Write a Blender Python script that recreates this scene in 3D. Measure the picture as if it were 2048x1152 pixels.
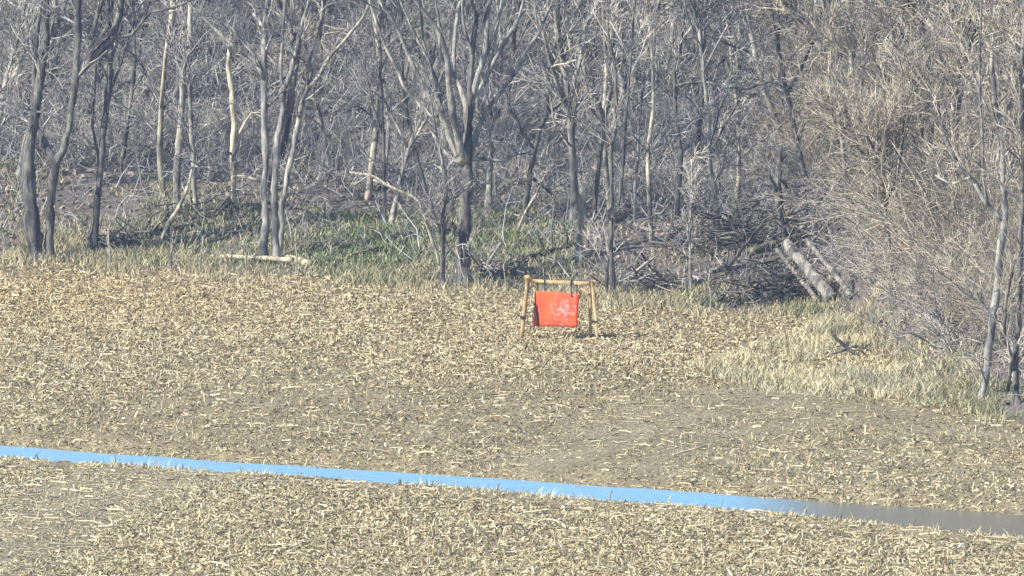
import bpy, math
import numpy as np
from mathutils import Vector

for o in list(bpy.data.objects):
    bpy.data.objects.remove(o)
scene = bpy.context.scene
rng = np.random.default_rng(7)

# ------------------------------------------------------------------ camera, sky, sun, exposure
F = 20000.0                     # focal length in photo pixels (photo is 2048 wide)
PITCH = math.radians(4.5)
CAM_H = 16.79
cam_d = bpy.data.cameras.new('camera')
cam_d.sensor_width = 36.0
cam_d.lens = F / 2048.0 * 36.0
cam_d.clip_start = 1.0
cam_d.clip_end = 6000.0
cam = bpy.data.objects.new('camera', cam_d)
cam.location = (0, 0, CAM_H)
cam.rotation_euler = (math.pi / 2 - PITCH, 0, 0)
scene.collection.objects.link(cam)
scene.camera = cam

SUN_AZ = math.radians(240)      # compass bearing of the sun, 0 = +Y, clockwise: behind the camera, to the left
SUN_EL = math.radians(37)
HAZE = 0.0003
world = bpy.data.worlds.new('World')
scene.world = world
world.use_nodes = True
wn = world.node_tree.nodes
sky = wn.new('ShaderNodeTexSky')
sky.sky_type = 'NISHITA'
sky.sun_disc = False
sky.sun_elevation = SUN_EL
sky.sun_rotation = SUN_AZ
sky.air_density = 1.0
sky.dust_density = 0.3
sky.ozone_density = 3.0
world.node_tree.links.new(sky.outputs[0], wn['Background'].inputs[0])
wn['Background'].inputs[1].default_value = 0.125

sd = bpy.data.lights.new('sun', 'SUN')
sd.energy = 4.7
sd.angle = math.radians(0.5)
sd.color = (1.0, 0.955, 0.82)
sun = bpy.data.objects.new('sun', sd)
sun.rotation_euler = (-Vector((math.sin(SUN_AZ) * math.cos(SUN_EL), math.cos(SUN_AZ) * math.cos(SUN_EL),
                               math.sin(SUN_EL)))).to_track_quat('-Z', 'Y').to_euler()
scene.collection.objects.link(sun)

scene.render.engine = 'CYCLES'
scene.render.filter_size = 1.9
scene.view_settings.view_transform = 'Standard'
scene.view_settings.look = 'None'
scene.view_settings.exposure = 0.80
scene.view_settings.gamma = 1.0
scene.view_settings.use_curve_mapping = False

# ------------------------------------------------------------------ small maths helpers
def sstep(a, b, x):
    t = np.clip((np.asarray(x, float) - a) / (b - a), 0, 1)
    return t * t * (3 - 2 * t)

_lat = np.random.default_rng(99).random((256, 256))
def vnoise(x, y):
    x = np.asarray(x, float); y = np.asarray(y, float)
    xi = np.floor(x).astype(int); yi = np.floor(y).astype(int)
    fx = x - xi; fy = y - yi
    fx = fx * fx * (3 - 2 * fx); fy = fy * fy * (3 - 2 * fy)
    a = _lat[xi % 256, yi % 256]; b = _lat[(xi + 1) % 256, yi % 256]
    c = _lat[xi % 256, (yi + 1) % 256]; d = _lat[(xi + 1) % 256, (yi + 1) % 256]
    return (a * (1 - fx) + b * fx) * (1 - fy) + (c * (1 - fx) + d * fx) * fy
def fbm(x, y, n=3):
    s = 0; a = 0.5; t = 0
    for k in range(n):
        s = s + a * vnoise(x * 2 ** k + 17.3 * k, y * 2 ** k + 5.1 * k); t += a; a *= 0.5
    return s / t

CP, SP = math.cos(PITCH), math.sin(PITCH)
def ray(px, py):                # direction of the line of sight through a photo pixel
    u = (px - 1024.0) / F; v = (576.0 - py) / F
    return np.array([u, CP + v * SP, -SP + v * CP])
def on_plane(px, py, z=0.0):
    d = ray(px, py); t = (z - CAM_H) / d[2]
    return np.array([d[0] * t, d[1] * t, z])
def at_dist(px, py, Y):
    d = ray(px, py); t = Y / d[1]
    return np.array([d[0] * t, Y, CAM_H + d[2] * t])

# ------------------------------------------------------------------ the lie of the land
_edge = np.array([on_plane(x, y)[:2] for x, y in
                  [(-900, 520), (-300, 525), (0, 532), (350, 545), (650, 562), (900, 578), (1200, 602), (1450, 625),
                   (1620, 634), (1700, 652), (1800, 730), (1900, 800), (2048, 850), (2500, 960)]])
def edge_y(x):
    return np.interp(x, _edge[:, 0], _edge[:, 1])
WATER_Z = -0.14
_far = np.array([on_plane(x, y, WATER_Z)[:2] for x, y in
                 [(-900, 840), (0, 898), (500, 932), (1000, 964), (1500, 999), (2048, 1035), (3000, 1098)]])
_near = np.array([on_plane(x, y, 0)[:2] for x, y in
                  [(-900, 872), (0, 914), (400, 939), (800, 966), (1200, 997), (1500, 1022), (1700, 1042), (2048, 1073),
                   (3000, 1165)]])
def far_y(x): return np.interp(x, _far[:, 0], _far[:, 1]) + 0.5 * (fbm(x * 1.3, 3.3) - 0.5)
def near_y(x): return np.interp(x, _near[:, 0], _near[:, 1]) + 0.45 * (vnoise(x * 0.9, 8.8) - 0.5)
_hx = np.array([-40, 0, 5, 9, 14, 30.]); _hy = np.array([231, 229, 226, 218, 212, 205.])
def height(x, y):
    x = np.asarray(x, float); y = np.asarray(y, float)
    d = y - edge_y(x)
    z = 0.07 * (fbm(x * 0.35, y * 0.2, 3) - 0.5)
    z = z + 0.75 * sstep(-0.5, 9, d) + 0.22 * (fbm(x * 0.45 + 40, y * 0.25, 3) - 0.5) * sstep(0, 3, d)
    e = y - np.interp(x, _hx, _hy)
    z = z + 0.115 * (np.sqrt(e * e + 30) + e) * 0.5 * np.where(e > 250, 250 / np.maximum(e, 1), 1.0)
    f, n = far_y(x), near_y(x)
    chan = sstep(n - 0.1, n + 0.5, y) * (1 - sstep(f - 0.5, f + 2.2, y))
    z = z * (1 - 0.8 * np.exp(-((y - n + 1.0) / 3.0) ** 2)) - 0.34 * chan
    return z
def hit(px, py):                # where the line of sight first meets the land
    d = ray(px, py); t = np.arange(130, 420, 0.04)
    P = d[None] * t[:, None]; P[:, 2] += CAM_H
    i = int(np.argmax(P[:, 2] < height(P[:, 0], P[:, 1])))
    return P[i]

# ------------------------------------------------------------------ mesh helpers
def link_mesh(name, V, Fc, mat, parent=None, tint=None, smooth=False):
    V = np.asarray(V, np.float32); Fc = np.asarray(Fc, np.int32)
    me = bpy.data.meshes.new(name)
    k = Fc.shape[1]
    me.vertices.add(len(V)); me.vertices.foreach_set('co', V.ravel())
    me.loops.add(Fc.size); me.loops.foreach_set('vertex_index', Fc.ravel())
    me.polygons.add(len(Fc)); me.polygons.foreach_set('loop_start', np.arange(0, Fc.size, k, dtype=np.int32))
    me.polygons.foreach_set('loop_total', np.full(len(Fc), k, np.int32))
    if smooth:
        me.polygons.foreach_set('use_smooth', np.ones(len(Fc), bool))
    me.update(calc_edges=True)
    if tint is not None:
        a = me.attributes.new('tint', 'FLOAT_COLOR', 'POINT')
        t = np.ones((len(V), 4), np.float32); t[:, :3] = tint
        a.data.foreach_set('color', t.ravel())
    me.materials.append(mat)
    o = bpy.data.objects.new(name, me)
    scene.collection.objects.link(o)
    if parent is not None:
        o.parent = parent
    return o

def tag(o, label=None, cat=None, group=None, kind=None):
    if label: o['label'] = label
    if cat: o['category'] = cat
    if group: o['group'] = group
    if kind: o['kind'] = kind
    return o
def empty(name, loc, label, cat, group=None):
    o = bpy.data.objects.new(name, None)
    o.location = loc; o.empty_display_size = 0.2
    scene.collection.objects.link(o)
    return tag(o, label, cat, group)

def tubes(P, R, sides=3, cap=False):
    """P (N,K,3) centre lines, R (N,K) radii -> vertices and quads of N open tapered tubes"""
    P = np.asarray(P, float); R = np.asarray(R, float)
    N, K, _ = P.shape
    T = np.gradient(P, axis=1)
    T /= np.linalg.norm(T, axis=2, keepdims=True) + 1e-9
    ref = np.where(np.abs(T[:, :1, 2:3]) > 0.8, np.array([[[0., 1., 0.]]]), np.array([[[0., 0., 1.]]]))
    A = np.cross(T, np.broadcast_to(ref, T.shape)); A /= np.linalg.norm(A, axis=2, keepdims=True) + 1e-9
    B = np.cross(T, A)
    th = np.arange(sides) / sides * 2 * np.pi
    V = P[:, :, None] + R[:, :, None, None] * (A[:, :, None] * np.cos(th)[None, None, :, None] +
                                               B[:, :, None] * np.sin(th)[None, None, :, None])
    idx = np.arange(N * K * sides).reshape(N, K, sides)
    a = idx[:, :-1]; b = idx[:, 1:]
    Fq = np.stack([a, np.roll(a, -1, 2), np.roll(b, -1, 2), b], -1).reshape(-1, 4)
    return V.reshape(-1, 3), Fq
def resample(pts, K):
    pts = np.asarray(pts, float)
    s = np.r_[0, np.cumsum(np.linalg.norm(np.diff(pts[:, :3], axis=0), axis=1))]
    q = np.linspace(0, s[-1], K)
    return np.stack([np.interp(q, s, pts[:, i]) for i in range(pts.shape[1])], 1)
def merge(parts):
    Vs, Fs, Ts, n = [], [], [], 0
    for p in parts:
        Vs.append(p[0]); Fs.append(p[1] + n); n += len(p[0])
        if len(p) > 2: Ts.append(p[2])
    return np.concatenate(Vs), np.concatenate(Fs), (np.concatenate(Ts) if Ts else None)

def pole(pts, sides=10, K=None, wob=0.0, end=True):
    """one closed round pole; pts rows are x, y, z, radius"""
    q = resample(pts, K or max(4, len(pts) * 3))
    if wob:
        n = len(q); w = rng.normal(0, 1, (n, 3)); w = (w + np.roll(w, 1, 0) + np.roll(w, -1, 0)) / 3
        w[0] = 0; q[:, :3] += w * wob * q[:, 3:4]
        q[:, 3] *= 1 + 0.18 * rng.normal(0, 1, n).clip(-1.5, 1.5) * min(1, wob * 2)
    if end:
        a = q[0].copy(); a[3] = 1e-3; b = q[-1].copy(); b[3] = 1e-3
        d0 = q[1, :3] - q[0, :3]; d1 = q[-1, :3] - q[-2, :3]
        a[:3] -= d0 / np.linalg.norm(d0) * 0.004; b[:3] += d1 / np.linalg.norm(d1) * 0.004
        q = np.vstack([a, q, b])
    return tubes(q[None, :, :3], q[None, :, 3], sides)

def children(P, R, n, L, spread, up, rmin, ratio=0.55, K=4, t0=0.25, t1=1.0, r=None, lift=0.0):
    """grow about n side shoots in all from the centre lines P,R (weighted by length)"""
    r = r or rng
    N, KK, _ = P.shape
    ln = np.linalg.norm(np.diff(P, axis=1), axis=2).sum(1)
    w = ln / ln.sum()
    i = r.choice(N, n, p=w)
    t = t0 + (t1 - t0) * r.random(n)
    f = t * (KK - 1); k = np.minimum(f.astype(int), KK - 2); fr = (f - k)[:, None]
    base = P[i, k] * (1 - fr) + P[i, k + 1] * fr
    br = R[i, k] * (1 - fr[:, 0]) + R[i, k + 1] * fr[:, 0]
    T = P[i, k + 1] - P[i, k]; T /= np.linalg.norm(T, axis=1, keepdims=True) + 1e-9
    q = r.normal(0, 1, (n, 3)); q -= (q * T).sum(1, keepdims=True) * T; q /= np.linalg.norm(q, axis=1, keepdims=True) + 1e-9
    D = T + q * (spread * (0.6 + 0.8 * r.random((n, 1)))) + np.array([0, 0, up])
    D /= np.linalg.norm(D, axis=1, keepdims=True)
    le = L * (0.45 + 0.9 * r.random(n)) * (1.15 - 0.6 * t)
    step = le / (K - 1)
    pts = [base]; d = D
    for s in range(K - 1):
        d = d + r.normal(0, 0.26, (n, 3)) + np.array([0, 0, lift])
        d /= np.linalg.norm(d, axis=1, keepdims=True)
        pts.append(pts[-1] + d * step[:, None])
    C = np.stack(pts, 1)
    r0 = np.maximum(br * ratio, rmin * 1.3)
    CR = r0[:, None] * (1 - np.linspace(0, 1, K))[None] + rmin * np.linspace(0, 1, K)[None]
    return C, CR

# ------------------------------------------------------------------ materials
def new_mat(name):
    m = bpy.data.materials.new(name); m.use_nodes = True
    nt = m.node_tree
    b = nt.nodes['Principled BSDF']
    b.inputs['Specular IOR Level'].default_value = 0.25
    return m, nt, nt.nodes, nt.links, b
def ramp(nd, lk, fac, stops):
    r = nd.new('ShaderNodeValToRGB')
    while len(r.color_ramp.elements) < len(stops): r.color_ramp.elements.new(0.5)
    for e, (p, c) in zip(r.color_ramp.elements, stops):
        e.position = p; e.color = (*c, 1)
    lk.new(fac, r.inputs[0]); return r.outputs[0]
def noise(nd, lk, scale, detail=4, rough=0.6, vec=None, dist=0.0):
    n = nd.new('ShaderNodeTexNoise'); n.inputs['Scale'].default_value = scale
    n.inputs['Detail'].default_value = detail; n.inputs['Roughness'].default_value = rough
    n.inputs['Distortion'].default_value = dist
    if vec is not None: lk.new(vec, n.inputs['Vector'])
    return n.outputs[0]
def mapped(nd, lk, scale, src='Object'):
    tc = nd.new('ShaderNodeTexCoord'); mp = nd.new('ShaderNodeMapping')
    mp.inputs['Scale'].default_value = scale
    lk.new(tc.outputs[src], mp.inputs[0]); return mp.outputs[0]
def mix(nd, lk, f, a, b, mode='MIX'):
    m = nd.new('ShaderNodeMix'); m.data_type = 'RGBA'; m.blend_type = mode
    for s, v in ((m.inputs[0], f), (m.inputs[6], a), (m.inputs[7], b)):
        if hasattr(v, 'is_linked'): lk.new(v, s)
        elif isinstance(v, tuple): s.default_value = (*v, 1)
        else: s.default_value = v
    return m.outputs[2]
def bump(nd, lk, h, b, strength=0.5, dist=0.02):
    n = nd.new('ShaderNodeBump'); n.inputs['Strength'].default_value = strength; n.inputs['Distance'].default_value = dist
    lk.new(h, n.inputs['Height']); lk.new(n.outputs[0], b.inputs['Normal'])

def bark(name, dark, light, scale=6.0, rel=0.6):
    m, nt, nd, lk, b = new_mat(name)
    v = mapped(nd, lk, (1, 1, 0.28))
    n1 = noise(nd, lk, scale * 2.2, 6, 0.7, v, 0.6)
    n2 = noise(nd, lk, scale * 0.75, 3, 0.6, v)
    c1 = ramp(nd, lk, n1, [(0.32, dark), (0.66, light)])
    c2 = ramp(nd, lk, n2, [(0.40, (0.42, 0.42, 0.44)), (0.50, (0.92, 0.91, 0.89)), (0.60, (1.42, 1.38, 1.28))])
    c = mix(nd, lk, 1.0, c1, c2, 'MULTIPLY')
    oi = nd.new('ShaderNodeObjectInfo')
    c3 = ramp(nd, lk, oi.outputs['Random'], [(0.0, (0.78, 0.78, 0.80)), (1.0, (1.18, 1.14, 1.06))])
    c = mix(nd, lk, 1.0, c, c3, 'MULTIPLY')
    lk.new(c, b.inputs['Base Color']); b.inputs['Roughness'].default_value = 0.9
    bump(nd, lk, n1, b, rel, 0.03)
    return m
def tinted(name, var=0.35, rough=0.85, scale=20):
    m, nt, nd, lk, b = new_mat(name)
    a = nd.new('ShaderNodeAttribute'); a.attribute_name = 'tint'
    n1 = noise(nd, lk, scale, 3, 0.6, mapped(nd, lk, (1, 1, 1)))
    c2 = ramp(nd, lk, n1, [(0.3, (1 - var,) * 3), (0.7, (1 + var * 0.5,) * 3)])
    lk.new(mix(nd, lk, 1.0, a.outputs['Color'], c2, 'MULTIPLY'), b.inputs['Base Color'])
    b.inputs['Roughness'].default_value = rough
    return m

M = {}
M['bark_grey'] = bark('bark_grey', (0.10, 0.099, 0.10), (0.47, 0.46, 0.435))
M['bark_dark'] = bark('bark_dark', (0.036, 0.036, 0.044), (0.22, 0.215, 0.21))
M['bark_pale'] = bark('bark_pale', (0.26, 0.24, 0.19), (0.62, 0.58, 0.46))
M['bark_moss'] = bark('bark_moss', (0.05, 0.05, 0.04), (0.20, 0.22, 0.13))
M['log_grey'] = bark('log_grey', (0.13, 0.127, 0.12), (0.36, 0.35, 0.32), 9.0)
M['bark_tan'] = bark('bark_tan', (0.20, 0.18, 0.14), (0.50, 0.455, 0.36))
M['stick_dark'] = bark('stick_dark', (0.025, 0.024, 0.026), (0.13, 0.118, 0.11))
M['twig'] = bark('twig_bark', (0.11, 0.108, 0.116), (0.43, 0.42, 0.435), 4.0, 0.2)
M['twig_pale'] = bark('twig_pale', (0.22, 0.213, 0.21), (0.58, 0.56, 0.545), 4.0, 0.2)
M['twig_brown'] = bark('twig_brown', (0.215, 0.193, 0.162), (0.55, 0.505, 0.43), 4.0, 0.2)
M['tint'] = tinted('dry_plant')
M['leaf'] = tinted('dead_leaf', 0.3, 0.8, 12)

def soil():
    m, nt, nd, lk, b = new_mat('field_soil')
    v = mapped(nd, lk, (1, 0.35, 1))
    n1 = noise(nd, lk, 1.1, 5, 0.65, v)
    n2 = noise(nd, lk, 14, 5, 0.7, mapped(nd, lk, (1, 0.5, 1)), 0.5)
    c = ramp(nd, lk, n1, [(0.3, (0.20, 0.163, 0.098)), (0.5, (0.275, 0.226, 0.138)), (0.72, (0.355, 0.295, 0.19))])
    c2 = ramp(nd, lk, n2, [(0.3, (0.55, 0.53, 0.5)), (0.52, (1, 1, 1)), (0.7, (1.7, 1.65, 1.5))])
    lk.new(mix(nd, lk, 1.0, c, c2, 'MULTIPLY'), b.inputs['Base Color'])
    b.inputs['Roughness'].default_value = 0.95
    bump(nd, lk, n2, b, 0.8, 0.06)
    return m
M['soil'] = soil()
def floor_mat():
    m, nt, nd, lk, b = new_mat('leaf_litter_floor')
    v = mapped(nd, lk, (1, 0.5, 1))
    n1 = noise(nd, lk, 0.5, 4, 0.6, v)
    n2 = noise(nd, lk, 9, 6, 0.75, v, 0.8)
    c = ramp(nd, lk, n1, [(0.3, (0.10, 0.09, 0.085)), (0.5, (0.18, 0.157, 0.142)), (0.7, (0.20, 0.188, 0.145))])
    c2 = ramp(nd, lk, n2, [(0.3, (0.45, 0.43, 0.42)), (0.5, (1, 1, 1)), (0.7, (1.7, 1.6, 1.45))])
    lk.new(mix(nd, lk, 1.0, c, c2, 'MULTIPLY'), b.inputs['Base Color'])
    b.inputs['Roughness'].default_value = 0.95
    bump(nd, lk, n2, b, 0.9, 0.08)
    return m
M['floor'] = floor_mat()
def water_mat():
    m, nt, nd, lk, b = new_mat('rippled_water')
    b.inputs['Base Color'].default_value = (0.05, 0.075, 0.09, 1)
    b.inputs['IOR'].default_value = 1.7
    b.inputs['Specular IOR Level'].default_value = 0.5
    tc = nd.new('ShaderNodeTexCoord'); sx = nd.new('ShaderNodeSeparateXYZ')
    lk.new(tc.outputs['Object'], sx.inputs[0])
    mr = nd.new('ShaderNodeMapRange')           # wind ripples and painted-in sky blue on the open reach, calm and muddy under the right bank
    mr.inputs[1].default_value = 3.4; mr.inputs[2].default_value = 5.6; mr.interpolation_type = 'SMOOTHSTEP'
    mr.inputs[3].default_value = 1.0; mr.inputs[4].default_value = 0.0
    lk.new(sx.outputs['X'], mr.inputs[0])
    n1 = noise(nd, lk, 3.5, 3, 0.5, mapped(nd, lk, (0.8, 1.6, 1)))
    bp = nd.new('ShaderNodeBump'); bp.inputs['Distance'].default_value = 0.12
    lk.new(n1, bp.inputs['Height'])
    ml = nd.new('ShaderNodeMath'); ml.operation = 'MULTIPLY_ADD'
    ml.inputs[1].default_value = 0.45; ml.inputs[2].default_value = 0.05
    lk.new(mr.outputs[0], ml.inputs[0]); lk.new(ml.outputs[0], bp.inputs['Strength'])
    lk.new(bp.outputs[0], b.inputs['Normal'])
    lk.new(mix(nd, lk, mr.outputs[0], (0.165, 0.15, 0.105), (0.21, 0.41, 0.57)), b.inputs['Base Color'])  # reflected sky put into the blue base colour; brown is muddy shallows
    rr = nd.new('ShaderNodeMapRange'); rr.inputs[3].default_value = 0.2; rr.inputs[4].default_value = 0.38
    lk.new(mr.outputs[0], rr.inputs[0]); lk.new(rr.outputs[0], b.inputs['Roughness'])
    return m
M['water'] = water_mat()
def wood_mat():
    m, nt, nd, lk, b = new_mat('weathered_lumber')
    v = mapped(nd, lk, (3, 3, 3))
    n1 = noise(nd, lk, 5, 5, 0.65, v, 0.4)
    c = ramp(nd, lk, n1, [(0.3, (0.30, 0.18, 0.085)), (0.5, (0.52, 0.36, 0.19)), (0.7, (0.66, 0.50, 0.30))])
    lk.new(c, b.inputs['Base Color']); b.inputs['Roughness'].default_value = 0.8
    bump(nd, lk, n1, b, 0.3, 0.01)
    return m
M['lumber'] = wood_mat()
def orange_mat():
    m, nt, nd, lk, b = new_mat('orange_paint_shot_marked')
    v = mapped(nd, lk, (1, 1, 1))
    n1 = noise(nd, lk, 13, 6, 0.8, v, 0.3)
    n2 = noise(nd, lk, 4.0, 3, 0.6, v)
    vo = nd.new('ShaderNodeTexVoronoi'); vo.inputs['Scale'].default_value = 16; vo.inputs['Randomness'].default_value = 1
    lk.new(v, vo.inputs['Vector'])
    # bare grey metal where shots have splashed the paint off, thickest right of the middle
    ds = nd.new('ShaderNodeVectorMath'); ds.operation = 'DISTANCE'
    lk.new(v, ds.inputs[0]); ds.inputs[1].default_value = (0.16, 0, -0.36)
    fall = nd.new('ShaderNodeMapRange'); fall.inputs[1].default_value = 0.02; fall.inputs[2].default_value = 0.42
    fall.inputs[3].default_value = 0.15; fall.inputs[4].default_value = 0.0
    lk.new(ds.outputs['Value'], fall.inputs[0])
    ad = nd.new('ShaderNodeMath'); ad.operation = 'ADD'; lk.new(n1, ad.inputs[0]); lk.new(fall.outputs[0], ad.inputs[1])
    base = ramp(nd, lk, n2, [(0.3, (0.68, 0.058, 0.022)), (0.7, (0.85, 0.13, 0.035))])
    f = ramp(nd, lk, ad.outputs[0], [(0.58, (0, 0, 0)), (0.70, (1, 1, 1))])
    c = mix(nd, lk, f, base, (0.60, 0.34, 0.34))
    pit = ramp(nd, lk, vo.outputs['Distance'], [(0.05, (1, 1, 1)), (0.16, (0, 0, 0))])
    pm = nd.new('ShaderNodeMath'); pm.operation = 'MULTIPLY'; pm.use_clamp = True
    lk.new(pit, pm.inputs[0])
    pr = ramp(nd, lk, ad.outputs[0], [(0.5, (0, 0, 0)), (0.62, (1, 1, 1))]); lk.new(pr, pm.inputs[1])
    c = mix(nd, lk, pm.outputs[0], c, (0.20, 0.16, 0.19))
    lk.new(c, b.inputs['Base Color']); b.inputs['Roughness'].default_value = 0.55
    bump(nd, lk, n1, b, 0.3, 0.01)
    return m
M['orange'] = orange_mat()
def plain(name, col, rough=0.7):
    m, nt, nd, lk, b = new_mat(name)
    n1 = noise(nd, lk, 18, 4, 0.6, mapped(nd, lk, (1, 1, 1)))
    lk.new(ramp(nd, lk, n1, [(0.3, tuple(c * 0.7 for c in col)), (0.7, tuple(c * 1.25 for c in col))]), b.inputs['Base Color'])
    b.inputs['Roughness'].default_value = rough
    return m
M['straw_wood'] = plain('bleached_wood', (0.55, 0.49, 0.33), 0.85)
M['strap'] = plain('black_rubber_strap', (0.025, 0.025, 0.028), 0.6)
M['clamp'] = plain('dark_steel', (0.06, 0.055, 0.055), 0.5)

# ------------------------------------------------------------------ ground: field, woodland floor, water
gx = np.r_[-1800, -900, -450, -200, -100, -60, -40, -30, np.arange(-22, 22.01, 0.25), 30, 40, 60, 100, 200, 450, 900, 1800]
gy = np.r_[-400, -150, 0, 60, 100, 125, 140, np.arange(148, 262, 0.25), np.arange(262, 320, 1.5), 330, 360, 420, 480, 600, 900, 1500, 3500]
X, Y = np.meshgrid(gx, gy, indexing='ij')
Z = height(X, Y)
V = np.stack([X, Y, Z], -1).reshape(-1, 3)
ii = np.arange(len(gx) * len(gy)).reshape(len(gx), len(gy))
Q = np.stack([ii[:-1, :-1], ii[1:, :-1], ii[1:, 1:], ii[:-1, 1:]], -1).reshape(-1, 4)
cen = V[Q].mean(1)
wood = cen[:, 1] > edge_y(cen[:, 0]) + 0.6 * (fbm(cen[:, 0] * 0.8, cen[:, 1] * 0.5) - 0.5)
def sub(name, mask, mat):
    q = Q[mask]; u, inv = np.unique(q, return_inverse=True)
    o = link_mesh(name, V[u], inv.reshape(-1, 4), mat, smooth=True)
    return tag(o, kind='structure')
sub('field', ~wood, M['soil'])
sub('forest_floor', wood, M['floor'])
wx = np.linspace(-30, 30, 120)
wv, wf = [], []
for i, x in enumerate(wx):
    wv += [(x, near_y(x) - 0.2, WATER_Z), (x, far_y(x) + 0.5, WATER_Z)]
    if i: wf.append((2 * i - 2, 2 * i, 2 * i + 1, 2 * i - 1))
tag(link_mesh('water', wv, wf, M['water']), kind='structure')

# ------------------------------------------------------------------ trees traced from the photograph
def extend(pts, length, r):
    """carry a limb on upward above the frame"""
    pts = np.asarray(pts, float)
    d = pts[-1, :3] - pts[-2, :3]; d /= np.linalg.norm(d)
    p = pts[-1].copy(); out = [pts]; n = 6; r0 = p[3]
    for k in range(n):
        d = d + r.normal(0, 0.10, 3) + np.array([0, 0, 0.10]); d /= np.linalg.norm(d)
        p = p.copy(); p[:3] += d * length / n; p[3] = max(r0 * (1 - (k + 1) / (n + 0.6)), 0.008)
        out.append(p[None])
    return np.concatenate(out)

def traced(name, label, cat, base, paths, mat, twig, n1=40, n2=260, L1=1.3, L2=0.55, seed=0, ext=5.0, up=0.25, spread=0.8,
           rmin=0.006, group=None, flare=1.75, wob=0.32, t0=0.3, Y=None, limb_mat=None, wk=1.0):
    limb_mat = limb_mat or mat
    """paths: [[(px, py, width_px), ...], ...]; first is the trunk, the others its limbs"""
    r = np.random.default_rng(1000 + seed)
    b = hit(*base)
    Y0 = Y or b[1]
    root = empty(name, b, label, cat, group)
    allP, allR = [], []
    for i, path in enumerate(paths):
        dy = 0.0 if i == 0 else r.normal(0, 0.5)
        pts = []
        for j, (px, py, w) in enumerate(path):
            s = j / max(1, len(path) - 1)
            p = at_dist(px, py, Y0 + dy * s)
            pts.append((*p, (wk if i else 1.0) * w / 200.0 * p[1] / 200.0 + 0.002))
        pts = np.array(pts)
        if i == 0:
            pts[0, 2] = min(pts[0, 2], b[2]) - 0.12
            foot = pts[0].copy(); p1 = pts[0] + (pts[1] - pts[0]) * min(0.35, 0.35 / max(0.01, np.linalg.norm(pts[1, :3] - pts[0, :3])))
            p1[3] = pts[0, 3]; foot[3] *= flare
            pts = np.vstack([foot, p1, pts[1:]])
        if path[-1][1] < 25 and ext > 0:
            pts = extend(pts, ext * (0.7 + 0.5 * r.random()), r)
        K = max(6, int(np.linalg.norm(np.diff(pts[:, :3], axis=0), axis=1).sum() / 0.16))
        q = resample(pts, K)
        v, f = pole(q, 9, K, wob)
        link_mesh('trunk' if i == 0 else 'limb', v - b, f, limb_mat if i else mat, root, smooth=True)
        q2 = resample(pts, 24)
        allP.append(q2[:, :3]); allR.append(q2[:, 3])
    P = np.array(allP); R = np.array(allR)
    if n1:
        C1, R1 = children(P, np.minimum(R, 0.06), n1, L1, spread, up, rmin * 1.5, 0.5, 5, t0, 1, r, 0.05)
        parts = [tubes(C1, R1, 5)]
        if n2:
            C2, R2 = children(np.concatenate([C1]), np.concatenate([R1]), n2, L2, spread, up, rmin, 0.6, 4, 0.15, 1, r, 0.03)
            parts.append(tubes(C2, R2, 3))
            C3, R3 = children(C2, R2, n2, L2 * 0.6, spread, up, rmin * 0.8, 0.7, 3, 0.15, 1, r)
            parts.append(tubes(C3, R3, 3))
        v, f, _ = merge(parts)
        link_mesh('crown', v - b, f, twig, root)
    return root

G_, D_, P_ = M['bark_grey'], M['bark_dark'], M['bark_pale']
TW = M['twig']; TP = M['twig_pale']; TB = M['twig_brown']

traced('bare_tree', 'thick bare tree with two dark trunks joined in a U at far left', 'tree', (80, 521),
       [[(74, 522, 36), (66, 420, 31), (59, 347, 28), (66, 243, 23), (76, 191, 21), (83, 139, 18), (94, 70, 15), (92, 0, 14)],
        [(97, 518, 20), (100, 420, 19), (104, 365, 20), (112, 318, 18), (128, 303, 16), (137, 260, 15), (144, 208, 14), (153, 146, 15), (156, 70, 13), (158, 0, 12)],
        [(110, 320, 15), (87, 278, 14), (69, 246, 12), (68, 200, 9)],
        [(153, 150, 13), (181, 123, 14), (222, 76, 15), (237, 33, 15), (241, 0, 14)],
        [(181, 122, 9), (182, 90, 9), (194, 35, 9), (205, 0, 9)],
        [(70, 194, 8), (68, 160, 10), (71, 104, 9), (75, 52, 8), (83, 0, 8)],
        [(222, 76, 6), (262, 70, 6), (300, 25, 5), (345, 15, 4)]],
       D_, TW, 60, 420, 1.6, 0.6, 1)
traced('bare_tree', 'straight dark trunk just right of the thick double trunk at the left edge', 'tree', (192, 506),
       [[(191, 508, 16), (194, 402, 14), (201, 347, 13), (208, 260, 14), (212, 208, 13), (220, 139, 12), (224, 97, 10), (222, 0, 9)],
        [(201, 347, 6), (185, 250, 5), (190, 150, 4), (200, 60, 4)],
        [(214, 200, 5), (240, 130, 5), (262, 60, 4)]], D_, TW, 44, 320, 1.5, 0.55, 2)
traced('bare_tree', 'pale grey tree whose two thin trunks cross beside the leaning pole', 'tree', (354, 424),
       [[(351, 426, 17), (354, 382, 15), (358, 295, 14), (365, 208, 13), (368, 139, 12), (378, 87, 11), (382, 21, 10), (385, 0, 9)],
        [(392, 428, 11), (389, 382, 10), (385, 278, 10), (380, 191, 9), (377, 146, 8)],
        [(389, 330, 5), (396, 335, 5), (412, 336, 4)]], G_, TW, 44, 300, 1.4, 0.55, 3)
traced('leaning_pole', 'pale leaning dead pole propped against the crossed grey trunks', 'pole', (314, 493),
       [[(313, 494, 8), (333, 454, 8), (361, 409, 8), (375, 374, 7), (384, 335, 5)]], P_, TP, 0, 0, ext=0, flare=1.0, seed=4)
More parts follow.
